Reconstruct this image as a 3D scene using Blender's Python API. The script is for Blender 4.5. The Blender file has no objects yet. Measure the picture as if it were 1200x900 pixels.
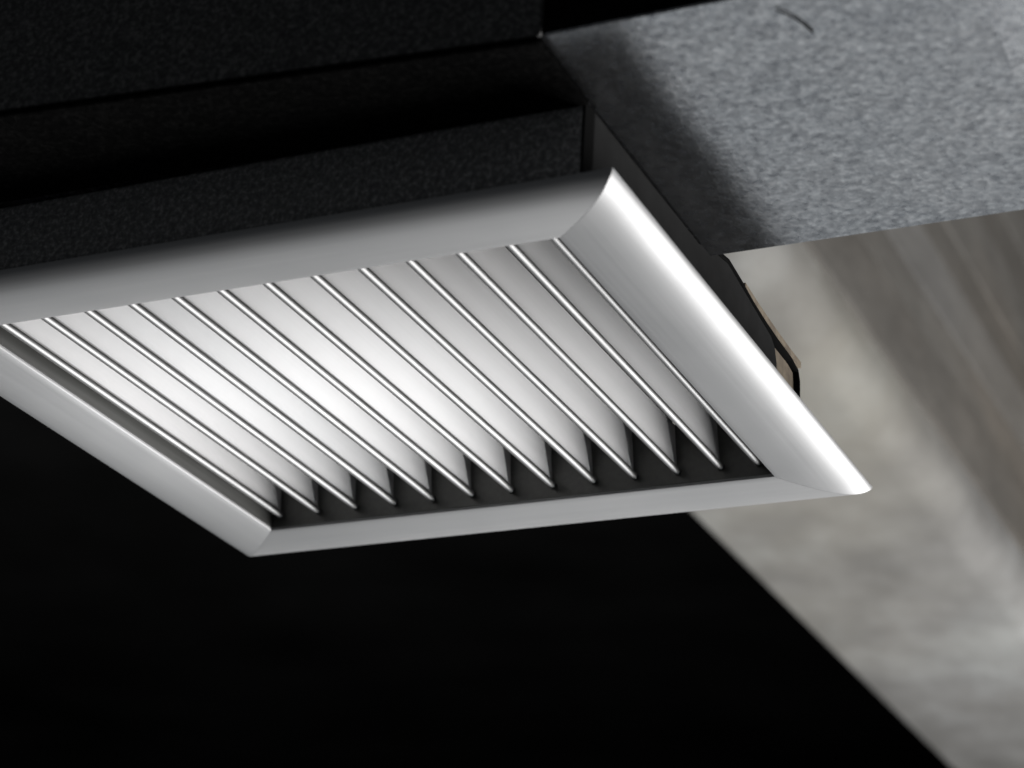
import bpy, bmesh, math, random
from mathutils import Vector, Matrix
random.seed(4)
sc = bpy.context.scene
COL = sc.collection
rad = math.radians

# ------------------------------------------------------------------ camera
YAW, PITCH, ROLL = -0.4514, 0.4123, 0.0627
CAM = Vector((0.5152, -0.9301, -0.4479))
f = Vector((math.sin(YAW)*math.cos(PITCH), math.cos(YAW)*math.cos(PITCH), math.sin(PITCH)))
r0 = Vector((math.cos(YAW), -math.sin(YAW), 0)); u0 = r0.cross(f)
rt = r0*math.cos(ROLL) + u0*math.sin(ROLL); up = -r0*math.sin(ROLL) + u0*math.cos(ROLL)
cd = bpy.data.cameras.new('camera'); cam = bpy.data.objects.new('camera', cd); COL.objects.link(cam)
M = Matrix((rt, up, -f)).transposed().to_4x4(); M.translation = CAM
cam.matrix_world = M
cd.lens = 82; cd.sensor_width = 36; cd.clip_start = 0.05; cd.clip_end = 100
cd.dof.use_dof = True; cd.dof.focus_distance = 1.13; cd.dof.aperture_fstop = 9.5; cd.dof.aperture_blades = 9
sc.camera = cam

# ------------------------------------------------------------------ world, lamps, exposure
w = bpy.data.worlds.new('World'); sc.world = w; w.use_nodes = True
w.node_tree.nodes['Background'].inputs[0].default_value = (0.9, 0.95, 1, 1)
w.node_tree.nodes['Background'].inputs[1].default_value = 0.05
def area(name, loc, target, sx, sy, power, col):
    l = bpy.data.lights.new(name, 'AREA'); l.shape = 'RECTANGLE'; l.size = sx; l.size_y = sy
    l.energy = power; l.color = col
    o = bpy.data.objects.new(name, l); COL.objects.link(o); o.location = loc
    o.rotation_euler = (Vector(target) - Vector(loc)).to_track_quat('-Z', 'Y').to_euler()
    return o
area('wide_window_light', (-0.7, 2.1, -1.95), (0, 0, 0), 4.2, 2.7, 17.5, (0.94, 0.98, 1.0))
area('bright_window_light', (1.35, 2.2, -1.6), (0, 0, 0), 1.3, 2.8, 165.0, (1.0, 0.99, 0.98))
sl = bpy.data.lights.new('added_glow_spot', 'SPOT'); sl.energy = 800; sl.spot_size = rad(5.2); sl.spot_blend = 1.0; sl.shadow_soft_size = 0.10  # added spot for the glow mid-blades; no such lamp is known
so = bpy.data.objects.new('added_glow_spot', sl); COL.objects.link(so); so.location = (1.45, 0.75, -1.75)
so.rotation_euler = (Vector((-0.048, 0.012, 0.01)) - so.location).to_track_quat('-Z', 'Y').to_euler()
vs = sc.view_settings
vs.view_transform = 'Standard'; vs.look = 'None'; vs.exposure = 0; vs.gamma = 1; vs.use_curve_mapping = False

# ------------------------------------------------------------------ helpers
def mat(name, base, metallic=0.0, rough=0.5):
    m = bpy.data.materials.new(name); m.use_nodes = True
    nt = m.node_tree; b = nt.nodes['Principled BSDF']
    b.inputs['Base Color'].default_value = (*base, 1); b.inputs['Metallic'].default_value = metallic
    b.inputs['Roughness'].default_value = rough
    if metallic == 0 and max(base) < 0.06: b.inputs['Specular IOR Level'].default_value = 0.0
    return m, nt, b
def noise(nt, scale, detail=4, rough=0.5, vec=None, stretch=None):
    n = nt.nodes.new('ShaderNodeTexNoise'); n.inputs['Scale'].default_value = scale
    n.inputs['Detail'].default_value = detail; n.inputs['Roughness'].default_value = rough
    tc = nt.nodes.new('ShaderNodeTexCoord'); src = tc.outputs['Object']
    if stretch:
        mp = nt.nodes.new('ShaderNodeMapping'); mp.inputs['Scale'].default_value = stretch
        nt.links.new(src, mp.inputs['Vector']); src = mp.outputs['Vector']
    nt.links.new(src, n.inputs['Vector'])
    return n
def ramp(nt, src, stops):
    r = nt.nodes.new('ShaderNodeValToRGB'); e = r.color_ramp.elements
    while len(e) < len(stops): e.new(0.5)
    for k, (p, c) in enumerate(stops):
        e[k].position = p; e[k].color = (*c, 1) if len(c) == 3 else c
    nt.links.new(src, r.inputs['Fac'])
    return r
def maprange(nt, src, a, b, c, d):
    m = nt.nodes.new('ShaderNodeMapRange')
    for i, v in enumerate((a, b, c, d)): m.inputs[i+1].default_value = v
    nt.links.new(src, m.inputs[0]); return m.outputs[0]
def bump(nt, b, src, strength, dist):
    n = nt.nodes.new('ShaderNodeBump'); n.inputs['Strength'].default_value = strength
    n.inputs['Distance'].default_value = dist
    nt.links.new(src, n.inputs['Height']); nt.links.new(n.outputs['Normal'], b.inputs['Normal'])
    return n
def link(name, bm, m, parent=None, smooth=False):
    bmesh.ops.recalc_face_normals(bm, faces=bm.faces)
    me = bpy.data.meshes.new(name); bm.to_mesh(me); bm.free()
    me.materials.append(m)
    if smooth:
        for p in me.polygons: p.use_smooth = True
        me.set_sharp_from_angle(angle=rad(35))
    o = bpy.data.objects.new(name, me); COL.objects.link(o)
    if parent: o.parent = parent
    return o
def thing(name, label, cat, loc=(0, 0, 0)):
    o = bpy.data.objects.new(name, None); COL.objects.link(o); o.location = loc
    o.empty_display_size = 0.05
    o['label'] = label; o['category'] = cat
    return o
def box(bm, x0, x1, y0, y1, z0, z1):
    vv = [bm.verts.new((x, y, z)) for z in (z0, z1) for y in (y0, y1) for x in (x0, x1)]
    for q in ((0,1,3,2), (4,5,7,6), (0,1,5,4), (2,3,7,6), (0,2,6,4), (1,3,7,5)):
        bm.faces.new([vv[i] for i in q])
def bev(bm, width, segs=2):
    bmesh.ops.bevel(bm, geom=bm.edges[:], offset=width, segments=segs, profile=0.5, affect='EDGES')
def prism(bm, pts, to3, a, b):
    """closed polygon pts extruded from a to b; to3(p, t) -> xyz"""
    A = [bm.verts.new(to3(p, a)) for p in pts]; B = [bm.verts.new(to3(p, b)) for p in pts]
    n = len(pts)
    for i in range(n): bm.faces.new((A[i], A[(i+1) % n], B[(i+1) % n], B[i]))
    bm.faces.new(A); bm.faces.new(B[::-1])

# ------------------------------------------------------------------ materials
def aluminium(name, stretch, base, rough, amp=0.03, metal=0.95):
    m, nt, b = mat(name, base, metal, rough)
    n = noise(nt, 1.0, 5, 0.6, stretch=stretch)
    sm = noise(nt, 22, 5, 0.65)
    av = nt.nodes.new('ShaderNodeMath'); av.operation = 'MULTIPLY_ADD'; av.inputs[1].default_value = 1.0
    nt.links.new(maprange(nt, sm.outputs['Fac'], 0.4, 0.7, -0.015, 0.04), av.inputs[0])
    nt.links.new(maprange(nt, n.outputs['Fac'], 0.3, 0.7, rough-0.035, rough+0.035), av.inputs[2])
    nt.links.new(av.outputs[0], b.inputs['Roughness'])
    c = tuple(x for x in base)
    r = ramp(nt, n.outputs['Fac'], [(0.3, tuple(x-amp for x in c)), (0.7, tuple(x+amp for x in c))])
    nt.links.new(r.outputs['Color'], b.inputs['Base Color'])
    bump(nt, b, n.outputs['Fac'], 0.03, 0.0004)
    return m
AL = (0.80, 0.80, 0.805)
M_rail_x = aluminium('satin_aluminium_lengthways', (6, 700, 700), (0.36, 0.36, 0.363), 0.58, 0.01, metal=0.8)
M_rail_y = aluminium('satin_aluminium_crossways', (700, 6, 700), (0.36, 0.36, 0.363), 0.58, 0.01, metal=0.8)
M_blade = aluminium('anodised_blade_aluminium', (500, 8, 500), (0.70, 0.697, 0.697), 0.45, 0.012, metal=0.12)
nt = M_blade.node_tree; b = nt.nodes['Principled BSDF']; src = b.inputs['Base Color'].links[0].from_socket
oi = nt.nodes.new('ShaderNodeObjectInfo'); mxr = nt.nodes.new('ShaderNodeMix'); mxr.data_type = 'RGBA'; mxr.blend_type = 'MULTIPLY'; mxr.inputs[0].default_value = 1
rr = ramp(nt, oi.outputs['Random'], [(0, (0.90, 0.905, 0.91)), (1, (1.05, 1.045, 1.045))])
nt.links.new(src, mxr.inputs[6]); nt.links.new(rr.outputs['Color'], mxr.inputs[7]); nt.links.new(mxr.outputs[2], b.inputs['Base Color'])
M_bead = aluminium('polished_blade_edge', (3, 8, 3), (0.20, 0.20, 0.20), 0.50, 0.005, metal=1.0)
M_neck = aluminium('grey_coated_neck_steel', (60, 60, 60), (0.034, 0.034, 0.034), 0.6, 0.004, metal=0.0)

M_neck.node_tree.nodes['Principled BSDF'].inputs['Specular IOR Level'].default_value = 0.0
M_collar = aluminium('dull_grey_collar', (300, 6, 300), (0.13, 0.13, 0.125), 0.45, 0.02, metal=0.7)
M_galv, nt, b = mat('galvanised_steel', (0.5, 0.52, 0.54), 1.0, 0.4)
n1 = noise(nt, 270, 5, 0.68); n2 = noise(nt, 16, 3); n3 = noise(nt, 600, 2)
r1 = ramp(nt, n1.outputs['Fac'], [(0.34, (0.25, 0.265, 0.285)), (0.5, (0.42, 0.435, 0.45)), (0.66, (0.62, 0.63, 0.64))])
mx = nt.nodes.new('ShaderNodeMix'); mx.data_type = 'RGBA'; mx.blend_type = 'MULTIPLY'; mx.inputs[0].default_value = 1
r2 = ramp(nt, n2.outputs['Fac'], [(0.3, (0.74, 0.74, 0.75)), (0.7, (0.92, 0.905, 0.90))])
nt.links.new(r1.outputs['Color'], mx.inputs[6]); nt.links.new(r2.outputs['Color'], mx.inputs[7])
vo = nt.nodes.new('ShaderNodeTexVoronoi'); vo.inputs['Scale'].default_value = 300
tc = nt.nodes.new('ShaderNodeTexCoord'); ds = nt.nodes.new('ShaderNodeVectorMath'); ds.operation = 'MULTIPLY_ADD'
ds.inputs[1].default_value = (0.006, 0.006, 0.006); nt.links.new(n1.outputs['Color'], ds.inputs[0]); nt.links.new(tc.outputs['Object'], ds.inputs[2])
nt.links.new(ds.outputs[0], vo.inputs['Vector'])
sp_ = nt.nodes.new('ShaderNodeSeparateColor'); nt.links.new(vo.outputs['Color'], sp_.inputs[0])
m3 = nt.nodes.new('ShaderNodeMix'); m3.data_type = 'RGBA'; m3.blend_type = 'MULTIPLY'; m3.inputs[0].default_value = 1
r3 = ramp(nt, sp_.outputs[0], [(0.0, (0.74, 0.74, 0.75)), (1.0, (1.12, 1.12, 1.12))])
nt.links.new(mx.outputs[2], m3.inputs[6]); nt.links.new(r3.outputs['Color'], m3.inputs[7])
nt.links.new(m3.outputs[2], b.inputs['Base Color'])
nt.links.new(maprange(nt, n1.outputs['Fac'], 0.3, 0.7, 0.30, 0.19), b.inputs['Roughness'])
ad = nt.nodes.new('ShaderNodeMath'); ad.operation = 'MULTIPLY_ADD'; ad.inputs[1].default_value = 0.25
nt.links.new(n3.outputs['Fac'], ad.inputs[0]); nt.links.new(n1.outputs['Fac'], ad.inputs[2])
bump(nt, b, ad.outputs[0], 0.16, 0.001)

def felt(name, k):
    m, nt, b = mat(name, (0.03, 0.03, 0.032), 0.0, 0.85)
    n1 = noise(nt, 420, 4, 0.7); n2 = noise(nt, 30, 3)
    r1 = ramp(nt, n1.outputs['Fac'], [(0.36, (0.018*k, 0.018*k, 0.0182*k)), (0.52, (0.03*k, 0.03*k, 0.03*k)), (0.70, (0.065*k, 0.064*k, 0.063*k))])
    nt.links.new(r1.outputs['Color'], b.inputs['Base Color']); bump(nt, b, n1.outputs['Fac'], 0.4, 0.001)
    return m
M_shade_felt = felt('shade_black_felt', 0.14)  # shade put into the colour: flange band and near side of duct
M_shade_felt.node_tree.nodes['Principled BSDF'].inputs['Specular IOR Level'].default_value = 0.0
M_felt2 = felt('charcoal_speckled_lining', 3.4)
M_felt3 = felt('grey_speckled_lining', 7.5)

M_black, nt, b = mat('black_rubber', (0.012, 0.012, 0.012), 0.0, 0.6)
n1 = noise(nt, 90); bump(nt, b, n1.outputs['Fac'], 0.2, 0.0006)
M_tan, nt, b = mat('tan_foam', (0.42, 0.31, 0.19), 0.0, 0.9)
n1 = noise(nt, 140, 4)
r1 = ramp(nt, n1.outputs['Fac'], [(0.35, (0.19, 0.15, 0.11)), (0.65, (0.31, 0.255, 0.185))])
nt.links.new(r1.outputs['Color'], b.inputs['Base Color'])

def concrete(name, lo, mid, hi, stretch, warm):
    m, nt, b = mat(name, mid, 0.0, 0.85)
    n1 = noise(nt, 3.4, 6, 0.62, stretch=stretch); n2 = noise(nt, 9, 6, 0.6, stretch=stretch)
    n3 = noise(nt, 1.7, 3, 0.5, stretch=stretch)
    r1 = ramp(nt, n1.outputs['Fac'], [(0.3, lo), (0.5, mid), (0.7, hi)])
    mx = nt.nodes.new('ShaderNodeMix'); mx.data_type = 'RGBA'
    nt.links.new(maprange(nt, n3.outputs['Fac'], 0.48, 0.7, 0, 0.6), mx.inputs[0])
    nt.links.new(r1.outputs['Color'], mx.inputs[6]); mx.inputs[7].default_value = (*warm, 1)
    m2 = nt.nodes.new('ShaderNodeMix'); m2.data_type = 'RGBA'; m2.blend_type = 'MULTIPLY'; m2.inputs[0].default_value = 0.8
    r2 = ramp(nt, n2.outputs['Fac'], [(0.3, (0.75, 0.75, 0.75)), (0.65, (1.05, 1.05, 1.05))])
    nt.links.new(mx.outputs[2], m2.inputs[6]); nt.links.new(r2.outputs['Color'], m2.inputs[7])
    nt.links.new(m2.outputs[2], b.inputs['Base Color']); bump(nt, b, n2.outputs['Fac'], 0.4, 0.01)
    return m
M_conc = concrete('stained_concrete', (0.105, 0.10, 0.092), (0.19, 0.187, 0.18), (0.32, 0.328, 0.325), (1, 0.7, 1), (0.18, 0.165, 0.13))
M_board = [concrete('board_marked_concrete', (0.095, 0.088, 0.078), (0.125, 0.118, 0.107), (0.16, 0.152, 0.14), (2, 0.9, 2), (0.12, 0.10, 0.078)),
           concrete('board_marked_concrete_brown', (0.08, 0.072, 0.063), (0.108, 0.10, 0.089), (0.135, 0.127, 0.115), (2, 0.9, 2), (0.10, 0.084, 0.066)),
           concrete('board_marked_concrete_pale', (0.115, 0.11, 0.104), (0.15, 0.145, 0.137), (0.19, 0.185, 0.176), (2, 0.9, 2), (0.14, 0.125, 0.105))]
M_dark, nt, b = mat('room_shadow_black', (0.01, 0.01, 0.01), 0.0, 0.9)  # darkness of the unlit room is put into this colour
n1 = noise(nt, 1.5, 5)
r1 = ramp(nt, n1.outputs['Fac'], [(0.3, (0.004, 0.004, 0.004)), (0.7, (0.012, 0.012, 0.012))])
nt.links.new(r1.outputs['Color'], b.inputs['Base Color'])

# ------------------------------------------------------------------ background structure
BM = bmesh.new; 
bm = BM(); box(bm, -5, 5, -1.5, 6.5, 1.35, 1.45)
o = link('ceiling', bm, M_dark); o['kind'] = 'structure'; o['label'] = 'ceiling above the duct, its deep shadow painted in as black'
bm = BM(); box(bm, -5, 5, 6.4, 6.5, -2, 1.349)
o = link('back_wall', bm, M_dark); o['kind'] = 'structure'; o['label'] = 'wall behind the grille, its deep shadow painted in as black'

beam = thing('concrete_beam', 'blurred grey concrete beam with board marked side running away behind the steel duct', 'beam', (-0.3, 3, 0.6))
ZB = 0.6; UL, UR = -0.477, -0.142
RC = 0.05; prof = [(UL, ZB), (UL, 1.348), (UR-0.012, 1.348)]
prof += [(UR-0.012-RC+RC*math.cos(t), ZB+RC-RC*math.sin(t)) for t in [k*math.pi/2/8 for k in range(9)]]
bm = BM(); prism(bm, prof, lambda p, t: (p[0], t, p[1]), 0.25, 6.39)
o = link('soffit', bm, M_conc, beam, smooth=True); o.matrix_parent_inverse = Matrix.Translation((0.3, -3, -0.6))
# side face: shuttering-board imprints, each its own piece
zz = ZB + RC + 0.012; hs = [0.10, 0.06, 0.085, 0.06, 0.10, 0.075, 0.09, 0.10]; cs = [1, 0, 2, 1, 0, 1, 0, 1]
for k, (h, c) in enumerate(zip(hs, cs)):
    z1 = min(zz + h - 0.004, 1.346)
    bm = BM(); box(bm, UR-0.0115, UR - (0.004, 0.006, 0.005, 0.007)[k % 4], 0.25, 6.38, zz, z1); bev(bm, 0.0012, 1)
    o = link('board_imprint', bm, M_board[c], beam); o.matrix_parent_inverse = Matrix.Translation((0.3, -3, -0.6))
    zz += h
    if zz > 1.34: break

# ------------------------------------------------------------------ duct
ZP = 0.0415
duct = thing('steel_duct', 'pale galvanised steel duct with speckled spangle at the upper right', 'duct', (0.3, -0.13, ZP))
IP = Matrix.Translation((-0.3, 0.13, -ZP))
def dpart(name, bm, m, **k):
    o = link(name, bm, m, duct, **k); o.matrix_parent_inverse = IP; return o
# bottom sheet, gently dished
bm = BM(); nx, ny = 60, 16
X0, X1, Y0, Y1 = -0.9, 0.95, -0.2275, -0.030
G = []
for j in range(ny+1):
    for i in range(nx+1):
        x = X0 + (X1-X0)*i/nx; y = Y0 + (Y1-Y0)*j/ny
        e = min(j, ny-j)/ny*2
        z = ZP + 0.0006*math.sin(x*23+y*9)*e + 0.0004*math.sin(x*51-y*40+1)*e
        G.append(bm.verts.new((x, y, z)))
for j in range(ny):
    for i in range(nx):
        a = j*(nx+1)+i; bm.faces.new((G[a], G[a+1], G[a+nx+2], G[a+nx+1]))
ret = bmesh.ops.extrude_face_region(bm, geom=bm.faces[:])
bmesh.ops.translate(bm, verts=[v for v in ret['geom'] if isinstance(v, bmesh.types.BMVert)], vec=(0, 0, 0.0012))
dpart('bottom_sheet', bm, M_galv, smooth=True)
bm = BM(); box(bm, X0, X1, Y0, Y0+0.0012, ZP+0.0013, 0.34); dpart('near_side_sheet', bm, M_shade_felt)  # steel side that gets no light; its shade is coloured in black
bm = BM(); box(bm, X0, X1, Y1-0.0012, Y1, ZP+0.0013, 0.34); dpart('far_side_sheet', bm, M_galv)
bm = BM(); box(bm, X0, X1, Y0, Y1, 0.3402, 0.3414); dpart('top_sheet', bm, M_galv)
# overlapping end sheet at the right
bm = BM()
pts = [(0.3445, -0.2285), (0.3446, -0.2000), (0.3458, -0.1790), (0.3444, -0.1450), (0.3480, -0.1405), (0.95, -0.1400), (0.95, -0.2285)]
prism(bm, pts, lambda p, t: (p[0], p[1], t + (p[0]-0.3445)*0.05), ZP-0.0055, ZP-0.0035)
dpart('overlapping_sheet', bm, M_galv)
# thin dark scratch
bm = BM()
sp = [(0.27, -0.2165), (0.2721, -0.2136), (0.2747, -0.2092), (0.2769, -0.2034), (0.2784, -0.1965)]
for (a, c) in zip(sp, sp[1:]):
    prism(bm, [(a[0]-.0003, a[1]), (a[0]+.0003, a[1]), (c[0]+.0003, c[1]), (c[0]-.0003, c[1])], lambda p, t: (p[0], p[1], t), ZP-0.0011, ZP-0.0007)
dpart('scratch', bm, M_black)

# dark lined plenum collar on the left, hung against the duct
plen = thing('plenum_box', 'black speckled duct liner box in deep shadow above the upper rail of the grille', 'duct box', (-0.2, -0.2, ZP))
IPP = Matrix.Translation((0.2, 0.2, -ZP))
def ppart(name, bm, m):
    o = link(name, bm, m, plen); o.matrix_parent_inverse = IPP; return o
def skew(x, y0, k): return y0 + k*(0.176 - x)
def slab(name, m, y0, k0, y1, k1, z0, z1, xr):
    bm = BM(); xs = (-0.9, xr)
    prism(bm, [(xs[0], skew(xs[0], y0, k0)), (xs[1], skew(xs[1], y0, k0)), (xs[1], skew(xs[1], y1, k1)), (xs[0], skew(xs[0], y1, k1))],
          lambda p, t: (p[0], p[1], t), z0, z1)
    bev(bm, 0.0015, 3); ppart(name, bm, m)
slab('front_board', M_felt2, -0.2300, -0.090, -0.2285, -0.090, ZP-0.0010, 0.33, 0.1785)
slab('flange', M_shade_felt, -0.2308, -0.090, -0.1795, -0.022, ZP-0.0045, ZP-0.0014, 0.1785)
slab('insulation_board', M_felt3, -0.1788, 0, -0.1690, 0, 0.0060, ZP-0.0016, 0.1752)
bm = BM(); box(bm, 0.1754, 0.1764, -0.1787, -0.1690, 0.0060, ZP-0.0016); ppart('shade_end_strip', bm, M_black)  # added black strip that keeps the lit end of the board dark

# ------------------------------------------------------------------ grille
W, L = 0.15, 0.1406
grille = thing('ventilation_grille', 'silver ventilation grille with slanting parallel blades inside a rounded silver frame', 'vent grille', (0, 0, 0))
flange = [(0.0, 0.0009), (0.0003, 0.0003), (0.0009, 0.0), (0.004, -0.0006), (0.009, -0.0013), (0.015, -0.0020), (0.020, -0.0023),
          (0.024, -0.0023), (0.028, -0.0020), (0.031, -0.0015), (0.034, -0.0006), (0.0362, 0.0005), (0.0382, 0.0019), (0.0396, 0.0032), (0.0404, 0.0045), (0.0406, 0.0054),
          (0.0392, 0.0054), (0.0376, 0.0036), (0.035, 0.0016), (0.030, 0.0000), (0.024, -0.0010), (0.015, -0.0007), (0.006, 0.0006), (0.0016, 0.0014), (0.0016, 0.0018), (0.0, 0.0018)]
def rail(axis, sgn):
    bm = BM(); n = len(flange)
    segs = 24; rings = []
    for s in range(segs+1):
        t = -1 + 2*s/segs; ring = []
        for (o_, z) in flange:
            if axis == 'x': ring.append(bm.verts.new((t*(W+o_-0.0001), sgn*(L+o_), z)))
            else: ring.append(bm.verts.new((sgn*(W+o_), t*(L+o_-0.0001), z)))
        rings.append(ring)
    for a, c in zip(rings, rings[1:]):
        for i in range(n): bm.faces.new((a[i], a[(i+1) % n], c[(i+1) % n], c[i]))
    bm.faces.new(rings[0]); bm.faces.new(rings[-1][::-1])
    return link('frame_rail', bm, M_rail_x if axis == 'x' else M_rail_y, grille, smooth=True)
rail('x', -1); rail('x', 1); rail('y', 1); rail('y', -1)

# blades
BL = L - 0.0012
R = 0.0020; TH = 0.0005; OFF = -0.0008
TILT, SPAN = rad(5), 0.0272
def blade_bm(theta, span):
    bm = BM(); P = []
    aR = math.acos((TH+OFF)/R); aL = math.acos((-TH+OFF)/R)
    for k in range(19):
        a = aR + (aL - 2*math.pi - aR)*k/18
        P.append((R*math.cos(a), R*math.sin(a)))
    P.append((OFF-TH, span)); P.append((OFF+TH, span))
    ct, st = math.cos(theta), math.sin(theta)
    P = [(x*ct - z*st, x*st + z*ct) for x, z in P]
    prism(bm, P, lambda p, t: (p[0], t, p[1]), -BL, BL)
    return bm
for i in range(13):
    th = TILT + rad(random.uniform(-1.1, 1.1))
    o = link('blade', blade_bm(th, SPAN), M_blade, grille, smooth=True)
    o.location = (min(-0.1437 + 0.02405*i + random.uniform(-0.0003, 0.0003), 0.1418), 0, 0.0085)
    o.data.materials.append(M_bead)
    for p in o.data.polygons:
        c = p.center
        if math.hypot(c.x, c.z) < R*1.01 and len(p.vertices) == 4: p.material_index = 1

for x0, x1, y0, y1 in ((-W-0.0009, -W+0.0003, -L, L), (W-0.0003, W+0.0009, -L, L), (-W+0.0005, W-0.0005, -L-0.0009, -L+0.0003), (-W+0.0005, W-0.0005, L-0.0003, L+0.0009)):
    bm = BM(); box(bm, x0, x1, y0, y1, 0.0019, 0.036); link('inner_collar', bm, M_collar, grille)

# neck plates behind the frame
UN, VN = 0.176, 0.168
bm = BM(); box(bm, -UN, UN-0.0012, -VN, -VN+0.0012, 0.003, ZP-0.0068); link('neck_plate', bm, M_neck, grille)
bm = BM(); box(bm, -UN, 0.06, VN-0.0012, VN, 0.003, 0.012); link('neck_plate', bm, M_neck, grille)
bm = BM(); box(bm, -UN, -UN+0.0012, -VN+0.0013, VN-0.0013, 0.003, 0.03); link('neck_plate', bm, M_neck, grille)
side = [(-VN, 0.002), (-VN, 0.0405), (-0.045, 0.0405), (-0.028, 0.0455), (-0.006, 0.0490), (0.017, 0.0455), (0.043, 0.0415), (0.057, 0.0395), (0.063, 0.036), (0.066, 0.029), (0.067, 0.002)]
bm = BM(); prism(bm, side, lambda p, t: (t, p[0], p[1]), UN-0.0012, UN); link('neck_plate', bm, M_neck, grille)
# foam and rubber seal at the free end
tanp = [(0.03, 0.012), (0.03, 0.040), (0.064, 0.0385), (0.088, 0.0385), (0.0965, 0.037), (0.0985, 0.028), (0.099, 0.012)]
bm = BM(); prism(bm, tanp, lambda p, t: (t, p[0], p[1]), UN-0.006, UN-0.0018); link('foam_seal', bm, M_tan, grille)
path = [(-0.028, 0.047), (-0.006, 0.0505), (0.012, 0.0480), (0.030, 0.0446), (0.048, 0.0425), (0.066, 0.0412), (0.088, 0.0405), (0.0985, 0.0385), (0.1008, 0.034), (0.1012, 0.022), (0.1012, 0.010)]
def strip(pts, th):
    out_, inn = [], []
    for i, p in enumerate(pts):
        a = Vector(pts[max(i-1, 0)]); c = Vector(pts[min(i+1, len(pts)-1)]); d = (c-a).normalized(); nrm = Vector((-d.y, d.x))
        out_.append(tuple(Vector(p)+nrm*th)); inn.append(tuple(Vector(p)-nrm*th))
    return out_ + inn[::-1]
bm = BM(); prism(bm, strip(path, 0.0009), lambda p, t: (t, p[0], p[1]), UN-0.004, UN+0.0005); link('rubber_seal', bm, M_black, grille)
tp = [(0.020, 0.0500), (0.040, 0.0478), (0.066, 0.0462), (0.090, 0.0452), (0.1060, 0.0452)]
bm = BM(); prism(bm, strip(tp, 0.0016), lambda p, t: (t, p[0], p[1]), UN-0.003, UN-0.0005); link('foam_edge', bm, M_tan, grille)
# added unseen black sheet behind the blades, stops light leaking in
bm = BM(); box(bm, -0.1483, 0.1483, -0.1389, 0.1389, 0.0370, 0.0378); link('light_block_sheet', bm, M_black, grille)
